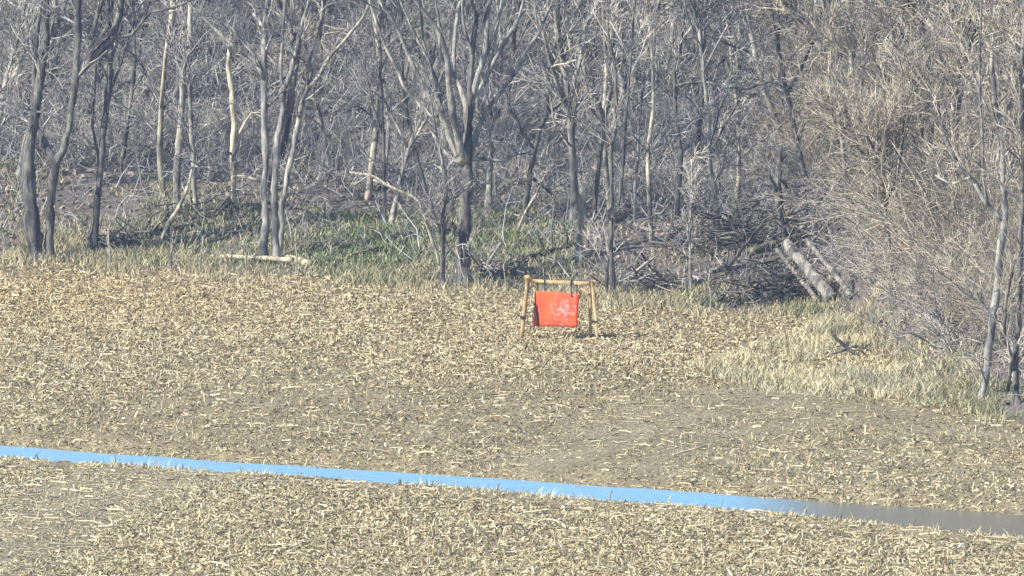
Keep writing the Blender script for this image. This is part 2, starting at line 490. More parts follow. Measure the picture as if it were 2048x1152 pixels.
traced('broken_snag', 'pale patchy dead snag standing behind the left triple trunk', 'tree', (468, 425),
       [[(468, 430, 12), (466, 347, 11), (465, 299, 13), (469, 243, 13), (463, 191, 11), (458, 132, 10), (462, 60, 8)],
        [(466, 352, 5), (490, 352, 5), (514, 360, 5)],
        [(466, 290, 4), (485, 255, 4), (500, 226, 3), (522, 226, 3)]], P_, TP, 12, 60, 0.8, 0.4, 5, ext=2)
traced('bare_tree', 'clump of three slim pale trunks rising from one base behind the pale log', 'tree', (548, 522),
       [[(531, 520, 16), (528, 385, 14), (530, 312, 14), (528, 226, 13), (530, 156, 14), (528, 69, 12), (538, 0, 10)],
        [(552, 526, 16), (549, 385, 14), (552, 347, 13), (556, 278, 14), (566, 226, 14), (566, 181, 13), (580, 153, 10), (594, 104, 9), (604, 52, 8), (618, 0, 7)],
        [(560, 526, 14), (563, 419, 13), (569, 382, 13), (583, 312, 13), (597, 243, 12), (608, 194, 11), (615, 174, 11), (625, 121, 11), (639, 69, 9), (646, 17, 8), (648, 0, 8)],
        [(529, 160, 9), (514, 123, 9), (479, 101, 8), (434, 62, 6), (392, 21, 4)],
        [(615, 180, 9), (639, 156, 8), (660, 111, 7), (691, 80, 6), (722, 40, 5), (740, 10, 4)],
        [(566, 185, 8), (562, 140, 8), (566, 69, 7), (570, 0, 6)],
        [(531, 56, 7), (518, 45, 7), (507, 28, 5)],
        [(575, 110, 6), (590, 70, 6), (588, 20, 5)]],
       G_, TW, 70, 460, 1.5, 0.55, 6)
traced('bare_tree', 'dark single trunk fanning into many grey limbs behind the orange target', 'tree', (928, 568),
       [[(928, 570, 32), (928, 454, 27), (933, 385, 25), (937, 322, 24), (938, 260, 14), (942, 174, 13), (945, 104, 11), (952, 35, 9), (942, 0, 8)],
        [(933, 325, 13), (924, 305, 13), (914, 260, 13), (903, 226, 12), (900, 174, 11), (893, 104, 9), (876, 62, 8), (851, 28, 6), (830, 0, 5)],
        [(933, 300, 11), (931, 272, 12), (935, 215, 11), (921, 174, 9), (907, 149, 8), (907, 104, 7), (914, 35, 6), (920, 0, 5)],
        [(926, 330, 9), (900, 278, 9), (890, 236, 8), (872, 208, 7), (844, 160, 7), (820, 118, 6), (796, 59, 6), (758, 0, 4)],
        [(939, 240, 11), (952, 167, 11), (966, 121, 11), (973, 83, 10), (973, 21, 8), (980, 0, 7)],
        [(945, 200, 7), (983, 135, 7), (1001, 104, 7), (1018, 69, 7), (1035, 42, 6), (1049, 0, 5)],
        [(942, 310, 8), (955, 267, 8), (969, 222, 7), (1001, 187, 7), (1035, 139, 7), (1053, 104, 6), (1077, 66, 5), (1098, 17, 4)],
        [(944, 318, 7), (980, 319, 6), (1004, 326, 6), (1025, 312, 5)],
        [(928, 332, 7), (900, 316, 7), (872, 280, 5), (862, 255, 4)],
        [(897, 262, 6), (850, 222, 6), (810, 174, 6), (771, 90, 5), (744, 21, 4), (738, 0, 4)],
        [(890, 240, 5), (868, 150, 5), (845, 80, 4), (842, 0, 4)],
        [(912, 250, 6), (880, 180, 5), (862, 132, 5), (824, 60, 4), (800, 0, 3)],
        [(945, 110, 6), (930, 60, 6), (925, 0, 5)],
        [(955, 150, 6), (990, 60, 5), (1010, 0, 4)],
        [(901, 160, 5), (880, 110, 5), (878, 40, 4), (870, 0, 4)],
        [(966, 225, 5), (974, 160, 5), (988, 90, 4), (1000, 20, 4)]],
       D_, TW, 110, 800, 1.3, 0.5, 7, up=0.35, spread=0.6, t0=0.35, limb_mat=G_, wk=1.2)
traced('young_tree', 'thin crooked sapling close left of the dark fanning trunk', 'tree', (886, 577),
       [[(886, 580, 11), (886, 517, 10), (884, 437, 9), (893, 385, 8), (886, 330, 7), (870, 250, 5), (858, 180, 4)],
        [(885, 470, 5), (868, 430, 4), (862, 400, 3)], [(886, 520, 4), (905, 490, 4), (938, 499, 4), (973, 538, 4)]],
       D_, TW, 34, 220, 0.8, 0.4, 8, ext=0)
traced('fallen_limb', 'long pale dead limb hanging slantwise left of the dark fanning trunk', 'branch', (884, 470),
       [[(880, 401, 6), (837, 398, 6), (817, 390, 6), (775, 371, 5), (747, 360, 4)],
        [(775, 371, 4), (745, 350, 3), (700, 345, 3)]], P_, TP, 10, 30, 0.5, 0.3, 9, ext=0, flare=1, Y=hit(886, 577)[1] + 0.35)
traced('bare_tree', 'thin dark upright stem standing between the triple trunks and the fanning tree', 'tree', (769, 448),
       [[(770, 450, 9), (768, 347, 8), (766, 280, 7), (762, 180, 7), (761, 104, 6), (758, 0, 5)],
        [(766, 270, 4), (742, 200, 4), (728, 120, 3)]], D_, TW, 40, 260, 1.2, 0.5, 10)
traced('bare_tree', 'crooked dark tree leaning right behind the gap beyond the fanning trunk', 'tree', (1054, 446),
       [[(1050, 448, 12), (1056, 382, 11), (1061, 347, 11), (1070, 299, 10), (1080, 257, 10), (1096, 226, 10), (1099, 167, 9), (1105, 115, 8), (1119, 62, 7), (1133, 0, 6)],
        [(1096, 228, 6), (1122, 208, 6), (1146, 180, 5), (1165, 160, 4)],
        [(1070, 300, 6), (1042, 264, 6), (1025, 215, 6)],
        [(1062, 355, 6), (1085, 372, 6), (1100, 384, 4)]], D_, TW, 44, 300, 1.2, 0.5, 11)
traced('young_tree', 'pale thin pole crossing low to the right of the fanning trunk', 'tree', (1028, 462),
       [[(1028, 464, 5), (1050, 425, 5), (1073, 388, 4), (1092, 345, 3)]], P_, TP, 8, 30, 0.5, 0.3, 12, ext=0, flare=1)
traced('bare_tree', 'slim tree dividing in a Y high above the pale broken stump', 'tree', (1190, 440),
       [[(1188, 444, 10), (1199, 312, 9), (1206, 278, 8), (1209, 238, 8), (1223, 180, 7), (1228, 120, 6), (1226, 0, 5)],
        [(1209, 238, 7), (1192, 194, 7), (1185, 163, 7), (1171, 118, 6), (1150, 60, 5), (1146, 0, 4)]],
       D_, TW, 44, 300, 1.2, 0.5, 13)
traced('tree_stump', 'pale tall broken stump behind the right half of the target stand', 'stump', (1159, 520),
       [[(1158, 522, 15), (1159, 482, 13), (1164, 430, 12), (1169, 392, 11), (1171, 368, 8)]], P_, TP, 0, 0, ext=0, seed=14)
traced('bare_tree', 'slim grey tree with a dark tangled clump low on its stem right of the target', 'tree', (1224, 596),
       [[(1223, 598, 11), (1226, 524, 10), (1221, 489, 10), (1223, 447, 9), (1223, 382, 9), (1221, 312, 8), (1230, 257, 8), (1232, 150, 7), (1216, 60, 6), (1214, 0, 6)],
        [(1222, 450, 7), (1238, 400, 7), (1246, 330, 6), (1252, 240, 5), (1262, 120, 4), (1270, 0, 4)],
        [(1212, 600, 6), (1214, 540, 6), (1221, 495, 5)]], D_, TP, 56, 420, 1.2, 0.5, 15)
traced('young_tree', 'very thin pale stem in the gap left of the tree with the long crooked branch', 'tree', (1268, 452),
       [[(1268, 456, 7), (1270, 375, 6), (1276, 312, 6), (1278, 243, 5), (1290, 130, 5), (1296, 0, 4)]], G_, TP, 36, 280, 1.1, 0.5, 16)
traced('bare_tree', 'slim tree with long crooked branches stretched out sideways to the right', 'tree', (1352, 452),
       [[(1352, 455, 11), (1355, 400, 10), (1362, 312, 9), (1351, 226, 8), (1350, 150, 8), (1362, 75, 7), (1372, 0, 6)],
        [(1351, 200, 6), (1348, 172, 6), (1380, 164, 6), (1417, 165, 6), (1449, 174, 6), (1497, 179, 6), (1522, 167, 5), (1549, 163, 4), (1570, 177, 3)],
        [(1362, 78, 5), (1417, 70, 5), (1452, 87, 4), (1497, 104, 4)],
        [(1351, 226, 5), (1325, 160, 4), (1305, 130, 4)],
        [(1400, 335, 4), (1440, 270, 4), (1478, 200, 3)]], D_, TP, 50, 380, 1.0, 0.5, 17)
traced('young_tree', 'short thin sapling in the brush left of the collapsed timber pile', 'tree', (1380, 585),
       [[(1379, 588, 7), (1381, 520, 6), (1379, 450, 5), (1386, 380, 4), (1384, 320, 3)]], G_, TP, 30, 180, 0.6, 0.35, 18, ext=0)
traced('broken_snag', 'dark jagged broken trunk standing above the collapsed timber pile', 'tree', (1566, 500),
       [[(1566, 505, 20), (1561, 430, 17), (1556, 382, 14), (1559, 330, 13), (1562, 290, 9)],
        [(1556, 388, 7), (1545, 360, 6), (1538, 345, 4)]], D_, TW, 8, 40, 0.6, 0.4, 19, ext=0)
traced('bare_tree', 'pale trunked tree at the right edge with a long dark limb reaching up left', 'tree', (1962, 800),
       [[(1960, 802, 15), (1973, 723, 15), (1982, 654, 15), (1995, 567, 16), (2006, 480, 16), (2008, 428, 15), (2008, 382, 11), (2004, 312, 11), (1997, 243, 11), (1990, 194, 11), (1983, 139, 9), (1987, 70, 8), (1990, 0, 7)],
        [(2004, 440, 9), (1966, 399, 9), (1945, 358, 9), (1917, 337, 8), (1893, 288, 7), (1879, 236, 6), (1874, 190, 4)],
        [(1975, 410, 6), (1966, 347, 5), (1966, 288, 5), (1958, 139, 5), (1963, 0, 4)],
        [(1995, 250, 5), (1960, 190, 5), (1935, 110, 4), (1900, 52, 3)],
        [(2002, 320, 5), (2030, 290, 4), (2050, 260, 4)],
        [(1940, 355, 5), (1905, 370, 4), (1870, 350, 3)],
        [(1985, 640, 6), (1955, 590, 5), (1930, 560, 4)]], G_, TB, 90, 900, 1.4, 0.6, 20, up=0.2)
traced('bare_tree', 'dark twin stemmed tree crowding the right edge beside the pale trunk', 'tree', (2036, 808),
       [[(2038, 812, 13), (2030, 728, 12), (2038, 654, 11), (2042, 480, 11), (2046, 300, 10), (2044, 150, 9), (2050, 0, 8)],
        [(2030, 740, 9), (2016, 690, 9), (2008, 662, 7), (2012, 600, 6), (2030, 520, 5)],
        [(2016, 780, 9), (2025, 728, 9), (2034, 690, 7)]], D_, TB, 60, 520, 1.3, 0.6, 21)
# trees whose feet are hidden in the brush at right; their limbs slant up and left
for k, (base, paths, lab) in enumerate([
        ((1790, 610), [[(1790, 612, 12), (1775, 470, 10), (1762, 342, 9), (1730, 312, 8), (1699, 271, 7), (1660, 225, 6), (1630, 195, 4)],
                       [(1764, 345, 6), (1745, 290, 6), (1734, 272, 4)], [(1770, 420, 5), (1800, 330, 5), (1810, 230, 4), (1800, 120, 3)]],
         'bare tree bent leftward, its dark zigzag limb above the collapsed timber pile'),
        ((1860, 560), [[(1860, 562, 12), (1868, 400, 10), (1862, 200, 9), (1841, 49, 9), (1803, 0, 8)],
                       [(1862, 180, 6), (1830, 120, 5), (1800, 60, 4)], [(1866, 380, 5), (1822, 262, 5), (1800, 235, 4)]],
         'tall bare tree right of the zigzag limb, its dark top bending left'),
        ((1700, 500), [[(1700, 502, 11), (1690, 330, 9), (1660, 130, 8), (1619, 45, 8), (1563, 0, 6)],
                       [(1690, 300, 5), (1720, 200, 5), (1735, 60, 4), (1740, 0, 4)]],
         'bare tree behind the collapsed timber pile with its top bent far left'),
        ]):
    traced('bare_tree', lab, 'tree', base, paths, D_ if k < 2 else G_, TB, 80, 900, 1.3, 0.6, 30 + k, ext=3, spread=0.7)

# ------------------------------------------------------------------ hillside trees and shrubs behind: one of each kind, then copies
def free_tree(seed, Hh, lean, mat, twig, n1=34, n2=240, r0=0.09, forks=2):
    r = np.random.default_rng(seed)
    lines, rads = [], []
    def stem(p, d, L, r0, n):
        pts = [np.r_[p, r0]]
        for k in range(n):
            d = d + r.normal(0, 0.10, 3) + np.array([0, 0, 0.04]); d = d / np.linalg.norm(d)
            q = pts[-1].copy(); q[:3] += d * L / n; q[3] = r0 * (1 - 0.86 * (k + 1) / n); pts.append(q)
        return np.array(pts)
    main = stem(np.array([0, 0, -0.15]), np.array([lean, r.normal(0, 0.1), 1.0]), Hh, r0, 9)
    main[0, 3] *= 1.35
    parts = [pole(main, 7, 22, 0.25)]
    P = [resample(main, 12)]
    for k in range(forks):
        j = r.integers(2, 6); b = main[j]
        a = r.random() * 6.28
        s = stem(b[:3], np.array([0.5 * math.cos(a), 0.5 * math.sin(a), 1.0]), Hh * (0.75 - j * 0.06), b[3] * 0.75, 7)
        parts.append(pole(s, 6, 16, 0.2)); P.append(resample(s, 12))
    P = np.array(P)
    C1, R1 = children(P[:, :, :3], np.minimum(P[:, :, 3], 0.045), n1, 1.7, 0.8, 0.2, 0.009, 0.5, 5, 0.15, 1, r, 0.05)
    C2, R2 = children(C1, R1, n2, 0.75, 0.8, 0.15, 0.006, 0.6, 4, 0.15, 1, r, 0.02)
    C3, R3 = children(C2, R2, int(n2 * 1.6), 0.4, 0.9, 0.1, 0.005, 0.7, 3, 0.15, 1, r)
    tv, tf, _ = merge(parts)
    cv, cf, _ = merge([tubes(C1, R1, 4), tubes(C2, R2, 3), tubes(C3, R3, 3)])
    return (tv, tf, mat), (cv, cf, twig)
def free_shrub(seed, Hh, n, twig, spread=0.7):
    r = np.random.default_rng(seed)
    K = 5
    a = r.random(n) * 6.28; s = spread * r.random(n) ** 0.7
    d = np.stack([s * np.cos(a), s * np.sin(a), np.ones(n)], 1)
    p = np.stack([0.25 * r.normal(0, 1, n), 0.25 * r.normal(0, 1, n), np.full(n, -0.1)], 1)
    L = Hh * (0.5 + 0.6 * r.random(n)); pts = [p]
    for k in range(K - 1):
        d = d + r.normal(0, 0.2, (n, 3)) + np.stack([0.16 * np.cos(a), 0.16 * np.sin(a), -0.05 * np.ones(n)], 1); d /= np.linalg.norm(d, axis=1, keepdims=True)
        pts.append(pts[-1] + d * (L / (K - 1))[:, None])
    C = np.stack(pts, 1); R = np.linspace(0.013, 0.005, K)[None] * (0.7 + 0.7 * r.random((n, 1)))
    C2, R2 = children(C, R, n * 11, Hh * 0.28, 0.9, 0.15, 0.004, 0.6, 4, 0.15, 1, r)
    C3, R3 = children(C2, R2, n * 22, Hh * 0.13, 1.1, 0.05, 0.0034, 0.8, 3, 0.1, 1, r)
    return tubes(C, R, 4), (merge([tubes(C2, R2, 3), tubes(C3, R3, 3)])[:2]), twig

def copy_tree(root, loc, rz, sc):
    c = root.copy(); scene.collection.objects.link(c)
    c.location = loc; c.rotation_euler = (0, 0, rz); c.scale = sc
    for ch in list(root.children):
        k = ch.copy(); scene.collection.objects.link(k); k.parent = c
    return c

r = np.random.default_rng(55)
GT = 'bare trees crowding the hillside behind'
LT = 'bare tree on the hillside'
def px_of(p):
    q = np.array([p[0], p[1], p[2] - CAM_H]); dz = q[1] * CP - q[2] * SP
    return 1024 + F * q[0] / dz, 576 - F * (q[1] * SP + q[2] * CP) / dz
ZONES = [(130, 'behind the twin trunks at far left'), (330, 'left of the leaning pole'), (500, 'behind the pale snag'),
         (700, 'behind the slim triple trunks'), (860, 'left of the dark fanning tree'), (1010, 'behind the dark fanning tree'), (1140, 'right of the dark fanning tree'),
         (1290, 'behind the vine clump tree'), (1450, 'right of the vine clump tree'), (1640, 'above the collapsed timber pile'),
         (1850, 'behind the leftward bent trees'), (1960, 'left of the pale trunk'), (9999, 'right of the pale trunk')]
def zone(p):
    u, v = px_of(p)
    return next(t for l, t in ZONES if u < l), ('low' if v > 330 else 'halfway up' if v > 160 else 'high')
protos = []
for k in range(11):
    mat = [M['bark_grey'], M['bark_dark'], M['bark_dark'], M['bark_pale'], M['bark_grey']][k % 5]
    (tv, tf, m1), (cv, cf, m2) = free_tree(200 + k, [7, 10, 6, 9, 7][k % 5], r.normal(0, 0.12), mat, [TW, TB, TP][k % 3], 40, 320, r0=[0.05, 0.085, 0.045, 0.065][k % 4])
    root = empty('hillside_tree', (0, 0, 0), LT, 'tree', GT)
    link_mesh('trunk', tv, tf, m1, root, smooth=True); link_mesh('crown', cv, cf, m2, root)
    protos.append(root)
spots = []
while len(spots) < 220:
    x = r.uniform(-19, 20); y = r.uniform(0, 1)
    yy = edge_y(x) + 7 + 62 * y
    if x > 4.5 and yy < edge_y(x) + 13: continue
    if all((x - a) ** 2 + ((yy - b) * 0.5) ** 2 > 0.8 for a, b in spots): spots.append((x, yy))
for i, (x, y) in enumerate(spots):
    s = 0.75 + 0.5 * r.random(); loc = (x, y, float(height(x, y))); rz = r.random() * 6.28
    if i < 11:
        o = protos[i]; o.location = loc; o.rotation_euler = (0, 0, rz); o.scale = (s, s, s)
    else:
        o = copy_tree(protos[i % 11], loc, rz, (s, s, s))
    zn, lv = zone(loc)
    o['label'] = f"{['grey', 'dark', 'dark', 'pale', 'grey'][(i % 11) % 5]} bare tree {lv} on the hillside {zn}"

GS = 'bare shrubs in the undergrowth of the wood'
LS = 'one of the many tangled leafless shrubs filling the undergrowth of the wood'
GB = 'brown brush on the right bank'
LB = 'one of the dense fine twigged brown bushes massed along the right bank'
def shrub_protos(n, seed, Hh, cnt, twig, lab, grp, spread):
    out = []
    for k in range(n):
        st, tw, m = free_shrub(seed + k, Hh, cnt, twig, spread)
        root = empty('bare_shrub', (0, 0, 0), lab, 'shrub', grp)
        link_mesh('stem', st[0], st[1], m, root); link_mesh('crown', tw[0], tw[1], m, root)
        out.append(root)
    return out
sp = shrub_protos(6, 400, 1.7, 22, TP, LS, GS, 0.9)
for i in range(110):
    while True:
        x = r.uniform(-14, 9.5); y = edge_y(x) + 4 + 46 * r.random() ** 1.3
        if not (x < 3.4 and y - edge_y(x) < 15) and not (2.6 < x < 8.5 and y - edge_y(x) < 12): break
    s = 0.6 + 0.7 * r.random(); loc = (x, y, float(height(x, y))); rz = r.random() * 6.28
    if i < 6:
        o = sp[i]; o.location = loc; o.rotation_euler = (0, 0, rz); o.scale = (s, s, s)
    else: o = copy_tree(sp[i % 6], loc, rz, (s, s, s))
    zn, lv = zone(loc); o['label'] = f'tangled leafless shrub {lv} on the slope {zn}'
bp_ = shrub_protos(5, 500, 2.4, 40, TB, LB, GB, 1.0)
pts = []
for i in range(115):
    px = r.uniform(1600, 2120); lo = np.interp(px, [1600, 1760, 1830, 1900, 2048], [400, 440, 590, 660, 705])
    py = lo - 380 * r.random() ** 1.2
    pts.append((px, py))
for i, (px, py) in enumerate(pts):
    loc = hit(px, py); s = 0.55 + 0.6 * r.random(); rz = r.random() * 6.28
    if i < 5:
        o = bp_[i]; o.location = loc; o.rotation_euler = (0, 0, rz); o.scale = (s, s, s)
    else: o = copy_tree(bp_[i % 5], loc, rz, (s, s, s))
    zn, lv = zone(loc); o['label'] = f'fine twigged brown bush {lv} on the bank {zn}'

GV = 'tall veil of twigs at right'
vp = shrub_protos(4, 600, 4.8, 34, TB, 'tall arching bush', GV, 0.6)
for i in range(18):
    px = r.uniform(1850, 2150); lo = np.interp(px, [1850, 1930, 2048], [540, 620, 660])
    loc = hit(px, lo - 200 * r.random()); s = 0.7 + 0.55 * r.random(); rz = r.random() * 6.28
    if i < 4:
        o = vp[i]; o.location = loc; o.rotation_euler = (0, 0, rz); o.scale = (s, s, s)
    else: o = copy_tree(vp[i % 4], loc, rz, (s, s, s))
    zn, lv = zone(loc); o['label'] = f'tall tan bush of arching fine twigs {zn}'

# ------------------------------------------------------------------ logs and dead wood
def log(label, a, b, w, mat, lift=0.0, name='fallen_log', cat='log', zb=None, stubs=0, w2=None, seed=0, YB=None):
    """a, b: pixel ends resting on the land"""
    A = hit(*a); B = hit(*b) if zb is None else at_dist(b[0], b[1], A[1] + zb)
    ra = w / 200.0; rb = (w2 or w * 0.7) / 200.0
    A = A + np.array([0, 0, ra * 0.7 + lift]); B = B + np.array([0, 0, rb * 0.7 if zb is None else 0])
    rr = np.random.default_rng(seed + 70)
    n = 8; q = []
    for k in range(n):
        t = k / (n - 1); p = A * (1 - t) + B * t
        if 0 < k < n - 1: p = p + rr.normal(0, 0.16, 3) * min(ra, 0.07)
        q.append((*p, ra * (1 - t) + rb * t))
    root = empty(name, A, label, cat)
    v, f = pole(q, 10, 30, 0.09)
    link_mesh('trunk', v - A, f, mat, root, smooth=True)
    for k in range(stubs):
        j = rr.integers(2, n - 1); s = np.array(q[j][:3]); d = np.array([rr.normal(0, 0.5), rr.normal(-0.2, 0.5), 0.9]); d /= np.linalg.norm(d)
        L = rr.uniform(0.2, 0.6)
        v, f = pole([(*s, ra * 0.4), (*(s + d * L * 0.5), ra * 0.3), (*(s + d * L + rr.normal(0, 0.05, 3)), ra * 0.15)], 6, 7, 0.2)
        link_mesh('branch_stub', v - A, f, mat, root, smooth=True)
    return root
log('long pale barkless log lying at the field edge by the triple trunks', (585, 534), (398, 513), 12, M['bark_tan'], w2=8, seed=1, lift=0.12)
log('short thick tan chunk of log right of the triple trunks', (622, 534), (576, 520), 18, M['bark_tan'], w2=15, seed=2)
log('dark mossy log slanting up right on the green bank behind the triple trunks', (600, 500), (772, 456), 12, M['bark_moss'], seed=3, stubs=2)
log('dark low log among the shadows right of the double trunk at left', (232, 488), (400, 450), 16, M['stick_dark'], seed=4, stubs=3)
log('thin dark log farther back left of the triple trunks', (372, 440), (500, 424), 12, M['stick_dark'], seed=5)
log('green mossy log slanting from the foot of the fanning tree', (955, 562), (1062, 522), 17, M['bark_moss'], seed=6, w2=13)
log('dark forked log lying behind the green mossy log', (1050, 524), (1150, 492), 14, M['stick_dark'], seed=7, stubs=3)
log('grey straight log lying behind the dark tangled clump', (1345, 484), (1252, 446), 11, M['log_grey'], seed=8, stubs=1)
log('short dark log in the brush left of the collapsed timber pile', (1300, 592), (1200, 540), 9, M['stick_dark'], seed=18)
log('narrow whitish leaning timber at the left of the collapsed pile', (1636, 606), (1552, 498), 11, M['log_grey'], zb=1.2, seed=9, w2=8)
log('wide grey leaning timber in the middle of the collapsed pile', (1664, 606), (1572, 486), 27, M['log_grey'], zb=1.3, seed=10, w2=24)
log('narrow grey leaning timber at the right of the collapsed pile', (1706, 598), (1612, 480), 12, M['log_grey'], zb=1.4, seed=11, w2=10)
log('dark short timber wedged low under the right of the collapsed pile', (1680, 560), (1640, 516), 12, M['stick_dark'], zb=1.0, seed=19, w2=9)
log('mossy log lying across the top of the collapsed timber pile', (1500, 520), (1610, 470), 20, M['bark_moss'], zb=0.9, lift=0.1, seed=12, w2=15)
log('dark splintered log rising left of the collapsed timber pile', (1520, 500), (1462, 425), 16, M['stick_dark'], zb=0.5, seed=13, w2=9, stubs=3)
log('pale bare branch lying in the field beyond the water at right', (1345, 914), (1425, 888), 5, M['bark_tan'], zb=0.15, name='fallen_branch', cat='branch', seed=31, w2=3, lift=0.02)
log('crooked pale branch lying on the hillside right of the fanning tree', (980, 436), (1120, 424), 6, P_, name='fallen_branch', cat='branch', seed=15, stubs=1)

log('thick grey trunk leaning back above the collapsed timber pile', (1600, 470), (1650, 380), 16, M['log_grey'], zb=1.6, seed=21, w2=11, stubs=2)
log('grey log lying low across the brush left of the collapsed timber pile', (1420, 560), (1530, 528), 13, M['log_grey'], seed=22, w2=9, stubs=2, lift=0.15)
log('dark pole slanting out of the brush heap left of the timber pile', (1450, 545), (1530, 440), 8, M['stick_dark'], zb=0.8, seed=23, w2=5)
log('thin pale pole lying on the bank left of the fanning tree', (700, 520), (850, 470), 7, M['bark_tan'], seed=24, w2=4, stubs=1, lift=0.08)
log('grey log lying on the bank right of the leaning pole', (400, 480), (500, 462), 9, M['log_grey'], seed=25, w2=6, stubs=1, lift=0.05)

# dead branch in the dry grass at right
b = hit(1695, 712)
root = empty('dead_branch', b, 'dark forked dead branch lying in the pale dry grass at right', 'branch')
for k, pth in enumerate([[(1667, 670, 5), (1682, 686, 6), (1695, 697, 7), (1714, 711, 6), (1724, 716, 3)],
                         [(1646, 711, 3), (1662, 708, 4), (1680, 702, 5), (1697, 697, 5)],
                         [(1697, 695, 4), (1715, 692, 4), (1730, 697, 3), (1743, 703, 2)],
                         [(1728, 696, 3), (1738, 688, 2), (1742, 684, 2)],
                         [(1700, 700, 3), (1720, 700, 3), (1735, 712, 2)]]):
    q = [(*(at_dist(x, y, b[1] + 0.3 * k * 0.2) - b), w / 160.0) for x, y, w in pth]
    v, f = pole(q, 6, 12, 0.3)
    link_mesh('branch', v, f, D_, root, smooth=True)

# tangled clump caught on the slim tree
c = at_dist(1234, 428, hit(1224, 596)[1] - 0.12)
n = 420
dirs = r.normal(0, 1, (n, 3)); dirs /= np.linalg.norm(dirs, axis=1, keepdims=True)
p0 = dirs * (0.19 * r.random((n, 1)) ** 0.4) * np.array([1.1, 0.8, 0.85])
t = np.cross(dirs, r.normal(0, 1, (n, 3))); t /= np.linalg.norm(t, axis=1, keepdims=True)
C = np.stack([p0 - t * 0.09, p0 + dirs * 0.01, p0 + t * 0.09], 1)
v, f = tubes(C, np.full((n, 3), 0.008), 4)
tag(link_mesh('vine_clump', v, f, D_), 'dark tangled ball of vines caught on the slim tree right of the target', 'vines').location = c

def brush_pile(label, px, py, wx, wy, wz, n, mat, seed):
    rr = np.random.default_rng(seed); c = hit(px, py)
    lobes = np.c_[rr.normal(0, 0.5, 6) * wx, rr.normal(0, 0.4, 6) * wy, rr.random(6) * 0.6 * wz]; k = rr.integers(0, 6, n)
    p = lobes[k] + rr.normal(0, 1, (n, 3)) * np.array([wx, wy, wz]) * 0.36; p[:, 2] = np.abs(p[:, 2]) - 0.05
    main = rr.normal(0, 1, (6, 3)) * np.array([1, 0.6, 0.45])
    d = main[k] + rr.normal(0, 0.8, (n, 3)) * np.array([1, 0.7, 0.6]); d /= np.linalg.norm(d, axis=1, keepdims=True)
    L = (rr.gamma(2.2, 0.22, n).clip(0.12, 1.6))[:, None]
    C = np.stack([p - d * L / 2, p + rr.normal(0, 0.07, (n, 3)) * L, p + d * L / 2], 1)
    v, f = tubes(C, (rr.gamma(2, 0.006, n).clip(0.005, 0.045))[:, None] * np.array([[1, 0.9, 0.5]]), 5)
    t = rr.random((n, 1)) ** 1.8 * mat
    col = (1 - t) * np.array([0.035, 0.033, 0.036]) + t * np.array([0.50, 0.46, 0.40])
    o = link_mesh('brush_pile', v, f, M['tint'], tint=np.repeat(col, 15, 0)); o.location = c
    tag(o, label, 'brush pile')
brush_pile('dark tangled brush pile low at the left foot of the collapsed timbers', 1530, 606, 1.0, 0.8, 0.95, 620, 0.5, 1)
brush_pile('dark heap of broken branches above left of the collapsed timbers', 1485, 500, 0.95, 0.9, 1.0, 560, 0.5, 2)
brush_pile('grey heap of dead branches between the target and the timber pile', 1310, 575, 0.7, 0.8, 0.4, 260, 1.0, 3)
brush_pile('low heap of dark branches at the foot of the fanning tree', 990, 548, 0.6, 0.8, 0.3, 170, 0.6, 4)
brush_pile('dark low heap of branches right of the twin trunks at far left', 245, 498, 0.5, 0.8, 0.35, 200, 0.5, 5)
brush_pile('dark heap of sticks on the bank beneath the pale snag', 430, 430, 0.8, 1.0, 0.3, 240, 0.5, 6)
for k, (px, py, h_, lab) in enumerate([(592, 552, 100, 'thin pale whip in front of the short thick tan log chunk'), (402, 545, 70, 'thin whip rising at the left end of the long pale log'),
        (490, 530, 60, 'small whip standing over the middle of the long pale log'), (342, 540, 62, 'slight whip at the field edge below the leaning pole'),
        (218, 540, 95, 'thin whip at the field edge right of the straight dark trunk'), (660, 545, 55, 'small whip right of the short thick tan log chunk'),
        (1010, 585, 70, 'thin whip standing just left of the target stand'), (1255, 600, 50, 'small whip close right of the vine clump tree'),
        (1420, 622, 85, 'thin whip at the field edge left of the brush pile'), (1105, 500, 110, 'thin pale whip left of the pale tall stump')]):
    traced('young_tree', lab, 'sapling', (px, py), [[(px, py + 2, 4), (px + 2 * (-1) ** k, py - h_ * 0.4, 3.4), (px - 3 * (-1) ** k, py - h_ * 0.75, 2.6), (px + 3, py - h_, 1.6)]],
           G_ if k % 2 else P_, TP, 7, 14, 0.25, 0.14, 60 + k, ext=0, flare=1.1, rmin=0.004)

# ------------------------------------------------------------------ brush, litter and grass that nobody could count
def blades(x, y, h, w, col, lean=0.5, r=None, bend=0.5):
    n = len(x); z = height(x, y)
    a = r.random(n) * 6.28; la = r.random(n) * 6.28; le = lean * r.random(n)
    base = np.stack([x, y, z - 0.02], 1)
    d1 = np.stack([le * np.cos(la), le * np.sin(la), np.ones(n)], 1); d1 /= np.linalg.norm(d1, axis=1, keepdims=True)
    d2 = d1 + np.stack([bend * np.cos(la), bend * np.sin(la), -0.3 * bend * np.ones(n)], 1); d2 /= np.linalg.norm(d2, axis=1, keepdims=True)
    side = np.stack([np.cos(a), np.sin(a), np.zeros(n)], 1) * (w / 2)[:, None]
    m = base + d1 * (h * 0.55)[:, None]; tp = m + d2 * (h * 0.45)[:, None]
    V = np.stack([base - side, base + side, m + side * 0.8, m - side * 0.8, tp + side * 0.15, tp - side * 0.15], 1).reshape(-1, 3)
    o = (np.arange(n) * 6)[:, None]
    Fq = np.concatenate([o + np.array([[0, 1, 2, 3]]), o + np.array([[3, 2, 4, 5]])])
    T = np.repeat(col, 6, 0)
    return V, Fq, T
def colours(n, a, b, r, jit=0.12):
    t = r.random((n, 1)); c = np.array(a) * (1 - t) + np.array(b) * t
    return c * (1 + jit * r.normal(0, 1, (n, 1)))
